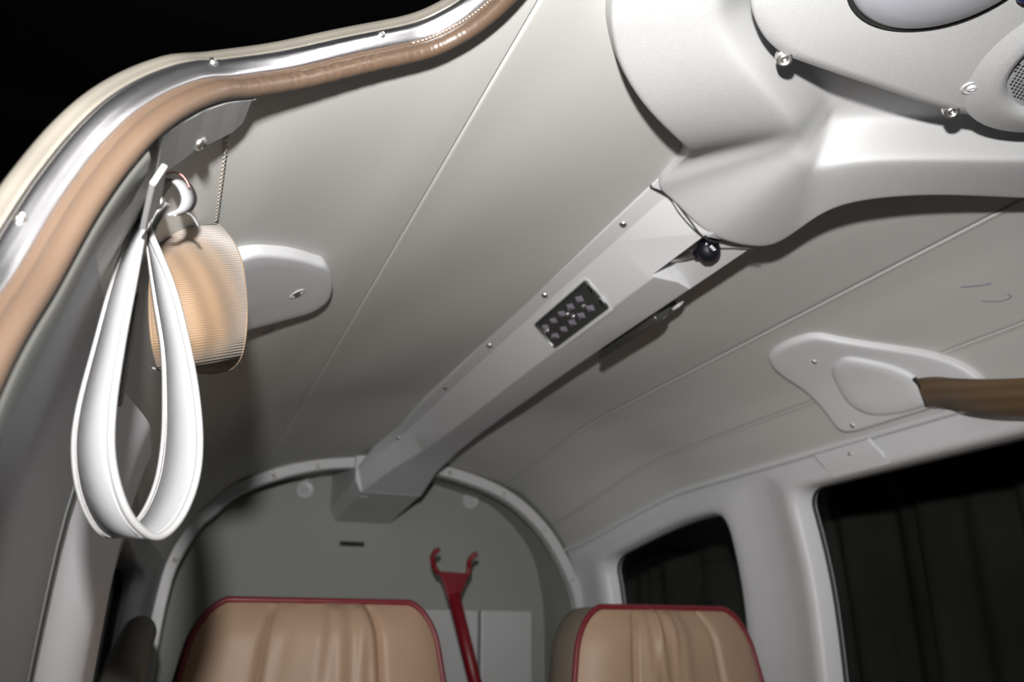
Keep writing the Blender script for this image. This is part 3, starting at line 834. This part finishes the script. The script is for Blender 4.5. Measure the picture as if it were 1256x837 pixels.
# ================================================================== TAN WEBBING LOOP by the door
tb = empty('seat_belt_loop', (-.03, .53, .16)); tag(tb, 'tan woven seat belt webbing folded in a loop beside the white strap', 'belt')
vdir = Vector((-.02, .5, 0)).normalized(); e0 = Vector((vdir.y, -vdir.x, 0))
bul = (-vdir * .75 + e0 * .62).normalized()          # the way the loop bulges
wax = (e0 * .86 + vdir * .42).normalized()
base = Vector((-.0230, .545, .212))
lw = [(-.030,.565,.262,.0140,.012,.0105)] + [(-0.0214,0.545,0.2681,0.0161,0.012,0.0114),(-0.016,0.528,0.2513,0.0218,0.012,0.013),(-0.0111,0.515,0.2299,0.0252,0.012,0.0143),(-0.0076,0.507,0.2085,0.0268,0.012,0.0122),(-0.0049,0.505,0.1902,0.0271,0.012,0.01),(-0.0028,0.508,0.1754,0.026,0.012,0.0091),(-0.0017,0.52,0.1666,0.0239,0.012,0.0077)] + [(-.004,.535,.1645,.0205,.012,.006),(-.012,.556,.169,.0170,.012,.004)]
lp = spline(lw, 70)
cen = [Vector(p[:3]) for p in lp]; wd_ = [Vector(p[3:]) for p in lp]
wb = mk('webbing', *band(cen, wd_, .0016), 'web', tb)
for s in (-1, 1):
    mk('selvedge', *tube([c + q * s for c, q in zip(cen, wd_)], .0010, 6), 'web', wb)
# dark holder behind the loop
mk('belt_retainer', *xf(box(-.005, .005, -.01, .01, -.050, .028), Matrix.Translation(base + Vector((-.026, .010, -.02)))), 'bracket', tb, smooth=False, bev=.003)

# ================================================================== BRACKETS at the door edge
br = empty('trim_bracket', S(3.7, .43)); tag(br, 'grey metal strip with a domed screw under the tan door trim', 'bracket')
V = []; 
ub = [3.28, 3.45, 3.65, 3.85, 3.98, 4.06, 4.10]
def yb(u): return Yd(u) + .012
wd = [.046, .046, .045, .043, .038, .030, .012]
bs = []
for u, d in zip(ub, wd):
    bs.append((S(u, yb(u) - .010, .0100), S(u, yb(u) - .012 + d, .0065), S(u, yb(u) - .012 + d, .0045), S(u, yb(u) - .010, .0085)))
V = [p for q in bs for p in q]; Fc = []
for i in range(len(bs) - 1):
    for k in range(4): Fc.append((i * 4 + k, i * 4 + (k + 1) % 4, i * 4 + 4 + (k + 1) % 4, i * 4 + 4 + k))
Fc += [(0, 1, 2, 3), tuple((len(bs) - 1) * 4 + k for k in (3, 2, 1, 0))]
mk('strip', V, Fc, 'bracket', br, smooth=False)
screw(br, S(3.67, .419, .0075), Nrm(3.66, .425), .0046, name='domed_screw')
b2 = empty('end_clip_bracket', S(3.2, .39)); tag(b2, 'small bent grey metal tab beside the top of the white strap', 'bracket')
mk('tab', [S(3.08, .372, .017), S(3.24, .378, .015), S(3.26, .425, .010), S(3.06, .422, .012), S(3.08, .372, .014), S(3.24, .378, .012), S(3.26, .425, .007), S(3.06, .422, .009)], [(0, 1, 2, 3), (7, 6, 5, 4), (0, 4, 5, 1), (1, 5, 6, 2), (2, 6, 7, 3), (3, 7, 4, 0)], 'bracket', b2, smooth=False, bev=.0008)

# ================================================================== WHITE GRAB STRAP
sp = empty('grab_strap', (-.03, .445, .235)); tag(sp, 'white vinyl loop grab strap hanging at the door edge', 'strap')
vd = Vector((-.055, .45, 0)).normalized(); er = Vector((vd.y, -vd.x, 0))
ph = math.radians(50)
axd = (-vd * math.cos(ph) + er * math.sin(ph)).normalized()     # band width direction, towards the eye and to the right
ee = (er * math.cos(ph) + vd * math.sin(ph)).normalized()      # loop spreads along this
Zv = Vector((0, 0, 1))
o0 = Vector((-.0225, .452, 0)) - er * .0150
# loop centreline and half-width vectors
lc = [(-0.0416,0.451,0.227,0.0017,-0.0027,-0.),(-0.0441,0.443,0.1842,0.005,-0.0054,-0.0027),(-0.045,0.435,0.1431,0.0065,-0.0081,-0.0019),(-0.0449,0.428,0.1061,0.008,-0.009,-0.0005),(-0.0422,0.427,0.0832,0.0086,-0.009,-0.0011),(-0.0357,0.43,0.0641,0.009,-0.009,-0.0008),(-0.0271,0.437,0.0519,0.0085,-0.009,0.0003),(-0.0181,0.447,0.0499,0.0096,-0.009,-0.0014),(-0.0096,0.457,0.0599,0.0097,-0.009,-0.0003),(-0.0047,0.464,0.0795,0.0095,-0.009,0.0002),(-0.0048,0.467,0.1021,0.0089,-0.009,-0.0001),(-0.0088,0.466,0.1277,0.0075,-0.0081,0.0009),(-0.0151,0.463,0.1544,0.0057,-0.0072,0.0007),(-0.0238,0.459,0.1809,0.0045,-0.0063,0.0007),(-0.031,0.455,0.1996,0.0026,-0.0054,-0.0002),(-0.0361,0.453,0.2124,-0.0002,-0.0036,0.002),(-0.0374,0.453,0.2245,-0.0025,0.,0.0029),(-0.0341,0.453,0.2367,-0.0043,0.0036,0.0029)]
lcs = spline(lc, 160)
cen = [Vector(p[:3]) for p in lcs]
wid = [Vector(p[3:]) for p in lcs]
sband = mk('strap_band', *band(cen, wid, .0026), 'strap', sp)
for s in (-1, 1):
    mk('edge_binding', *tube([c + w_ * s for c, w_ in zip(cen, wid)], .0019, 8), 'strapedge', sband)
    for side in (-1, 1):
        pts = []
        for i, (c, w_) in enumerate(zip(cen, wid)):
            tg = (cen[min(i + 1, 159)] - cen[max(i - 1, 0)]).normalized()
            nn = tg.cross(w_).normalized()
            pts.append(c + w_ * (s * .80) + nn * (side * .00145))
        mk('edge_stitching', *tube(pts, .00028, 4), 'thread', sband)
# folded-over end with its screw
kp = S(3.45, .452, .012) - er * .012
fold = vspline([kp + Vector((-.004, 0, -.014)), kp + Vector((-.002, -.006, -.002)), kp + Vector((.003, -.007, .008)), kp + Vector((.010, -.004, .010)), kp + Vector((.015, 0, .004)), kp + Vector((.014, .0, -.004)), kp + Vector((.009, -.001, -.009))], 40)
mk('folded_end', *band(fold, [Vector((.45, .72, .50)).normalized() * .0072] * 40, .0018), 'strap', sp)
mk('pink_stitching', *tube([p + Vector((0, -.0055, .0018)) for p in fold[4:26]], .0005, 4), 'pink', sp)
mk('frayed_tip', *band(vspline([fold[-1], fold[-1] + Vector((.004, .004, .005)), fold[-1] + Vector((.009, .010, .006)), fold[-1] + Vector((.013, .014, .002))], 14), [Vector((0, .6, .5)).normalized() * (.0042 * (1 - k / 15)) for k in range(14)], .001), 'strap', sp)
screw(sp, kp + Vector((-.001, -.004, -.004)), Vector((.3, -.9, -.3)), .0042)

# ================================================================== REAR SEATS
def seat(label, xl, xr, yf, ztop, tilt, fold_seed, side):
    rs = random.Random(fold_seed)
    cx = (xl + xr) / 2; hwb = (xr - xl) / 2; zb = -.42
    root = empty('rear_seat', (cx, yf + .05, -.78)); tag(root, label, 'seat', 'rear cabin seats')
    fl = hwb - .095
    def hw(z):
        d = ztop - z                       # distance below the top
        r = .075
        if d < r: base = fl + (r * .62) * math.sqrt(max(0, 1 - ((r - d) / r) ** 2))
        else: base = fl + r * .62
        return base + min(1, max(0, d) / .30) * .052
    def yy(z): return yf + (z - ztop) * -.0 + tilt * (z - ztop)
    def puff(a, z):
        e = 1 - abs(a) ** 5; d = min(1, (ztop - z) / .06)
        return .030 * e * (1 - (1 - max(0, d)) ** 2)
    seam = .46
    folds = [(rs.uniform(-.40, .40), rs.uniform(-.35, .35), rs.uniform(.035, .085), rs.uniform(.5, 1.0), rs.uniform(.06, .25)) for _ in range(8)]
    def pleat(a, z):
        d = ztop - z; s = 0
        for (c, k, w_, h, ln) in folds:
            q = (a - c - k * d) / w_
            s += h * math.exp(-q * q) * math.exp(-((d - .02) / ln) ** 2) * min(1, d / .012)
        return s * .0065
    zs = [ztop - .001 - (ztop - zb) * (k / 44) ** 1.8 for k in range(45)]
    def front(a, z):
        gro = min(abs(a - seam), abs(a + seam)); g = .010 * math.exp(-(gro / .025) ** 2) * min(1, (ztop - z) / .02)
        y = yy(z) - puff(a, z) + g
        if abs(a) < seam: y -= pleat(a, z) * min(1, gro / .06)
        return Vector((cx + a * hw(z), y, z))
    def sheet(name, a0, a1, n):
        As = [a0 + (a1 - a0) * k / (n - 1) for k in range(n)]
        V = [front(a, z) for a in As for z in zs]; m = len(zs)
        return mk(name, V, [(i * m + j, (i + 1) * m + j, (i + 1) * m + j + 1, i * m + j + 1) for i in range(n - 1) for j in range(m - 1)], 'seat', root)
    sheet('bolster', -1, -seam, 16); sheet('centre_panel', -seam, seam, 70); sheet('bolster', seam, 1, 16)
    # outline of the front, up one side and down the other
    ol = [front(-1, z) for z in zs[::-1]] + [front(a, zs[0]) for a in np.linspace(-1, 1, 16)[1:-1]] + [front(1, z) for z in zs]
    V = []; Fc = []; m = len(ol)
    for k, (dy, sc) in enumerate(((0, 1), (.012, 1.02), (.05, 1.035), (.09, 1.02), (.105, .97))):
        for p in ol:
            V.append(Vector((cx + (p.x - cx) * sc, p.y + dy + .002, zb + (p.z - zb) * (1 + (sc - 1) * .15))))
    for r in range(4):
        for k in range(m - 1): Fc.append((r * m + k, r * m + k + 1, (r + 1) * m + k + 1, (r + 1) * m + k))
    Fc.append(tuple(4 * m + k for k in range(m)))
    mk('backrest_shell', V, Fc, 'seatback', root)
    mk('piping', *tube([p + Vector((0, -.001, .001)) for p in ol], .0052, 8), 'pipe', root)
    # seat cushion and base
    cu = mk('seat_cushion', *box(cx - hwb + .01, cx + hwb - .01, yf - .44, yf + .02, -.52, -.40), 'seat', root, bev=.03)
    mk('seat_base', *box(cx - hwb + .05, cx + hwb - .05, yf - .40, yf + .05, -.78, -.52), 'seatback', root, bev=.01)
    return root
seat('tan leather seat with crimson piping, left of the red tow bar', .000, .470, 1.43, .066, .12, 5, 0)
seat('tan leather seat with crimson piping beside the port windows', .597, 1.02, 1.30, .059, .10, 8, 1)

# ================================================================== RED TOW BAR
tw = empty('tow_bar', (.74, 1.95, -.78)); tag(tw, 'red forked tow bar standing behind the gap between the seats', 'tow bar')
YT = 1.92
k_ = YT / 1.9
def tp(x, z, dy=0): return Vector((x * k_, YT + dy, z * k_))
V = [tp(.575, .160), tp(.655, .156), tp(.640, .125), tp(.628, .092), tp(.604, .094), tp(.590, .135)]
mk('fork_plate', V + [v + Vector((0, .012, 0)) for v in V], [(0, 1, 2, 3, 4, 5), (11, 10, 9, 8, 7, 6)] + [(i, (i + 1) % 6, 6 + (i + 1) % 6, 6 + i) for i in range(6)], 'red', tw, smooth=False, bev=.002)
mk('prong', *tube(vspline([tp(.578, .155, .006), tp(.566, .172, .004), tp(.561, .188, .0), tp(.564, .200, -.004), tp(.574, .209, -.010)], 20), .0062, 10), 'red', tw)
mk('prong', *tube(vspline([tp(.652, .153, .006), tp(.653, .170, .004), tp(.652, .182, .0), tp(.656, .192, -.004), tp(.668, .203, -.010)], 20), .0062, 10), 'red', tw)
mk('shaft', *tube([tp(.616, .110, .006), tp(.674, -.082, .006), tp(.89, -.79, .006)], lambda t: .0155, 14), 'red', tw)

# ================================================================== DARK ROLL by the left seat
dr = empty('rolled_sunshade', (-.045, 1.45, -.05)); tag(dr, 'dark olive rolled pad by the wall at lower left', 'roll')
a_ = Vector((-.034, 1.42, .020)); b_ = Vector((-.046, .99, -.075)); ax_ = (b_ - a_)
mk('roll', *tube([a_ + ax_ * t for t in (0, .02, .06, .3, .6, 1)], lambda t: (.017, .022, .024, .025, .025, .025)[min(5, round(t * 5))], 24), 'darkroll', dr)
mk('end_pin', *tube([a_ - ax_ * .06, a_ + ax_ * .05], .007, 10), 'rubber', dr)

# ================================================================== outside: dark cloth beyond the windows, hangar roof
def cur(x0):
    def f(i, j):
        y = -1.2 + 5.2 * i; z = -.75 + 2.4 * j
        return Vector((x0 + .05 * math.sin(y * 17) + .03 * math.sin(y * 41 + 1) + .02 * math.sin(y * 7 + z), y, z))
    return f
tag(mk('hanging_curtain', *grid(cur(2.05), 260, 4), 'curtain', None, solid=.004), 'dark pleated cloth hanging outside the port windows', 'curtain')
hr = empty('hangar_roof', (0, 3, 4.4)); tag(hr, 'dark hangar roof with steel purlins beyond the door opening', 'roof')
mk('roof_sheet', *box(-7, 7, -3, 11, 4.4, 4.45), 'hang', hr, smooth=False)
for k in range(5):
    mk('purlin', *box(-7, 7, 1.5 + k * 1.8, 1.62 + k * 1.8, 4.15, 4.4), 'hang', hr, smooth=False)

# lift everything from eye-relative heights to floor-relative ones
for o in list(C.objects):
    if o.parent is None and o not in (cam, flash):
        o.location.z += EYE
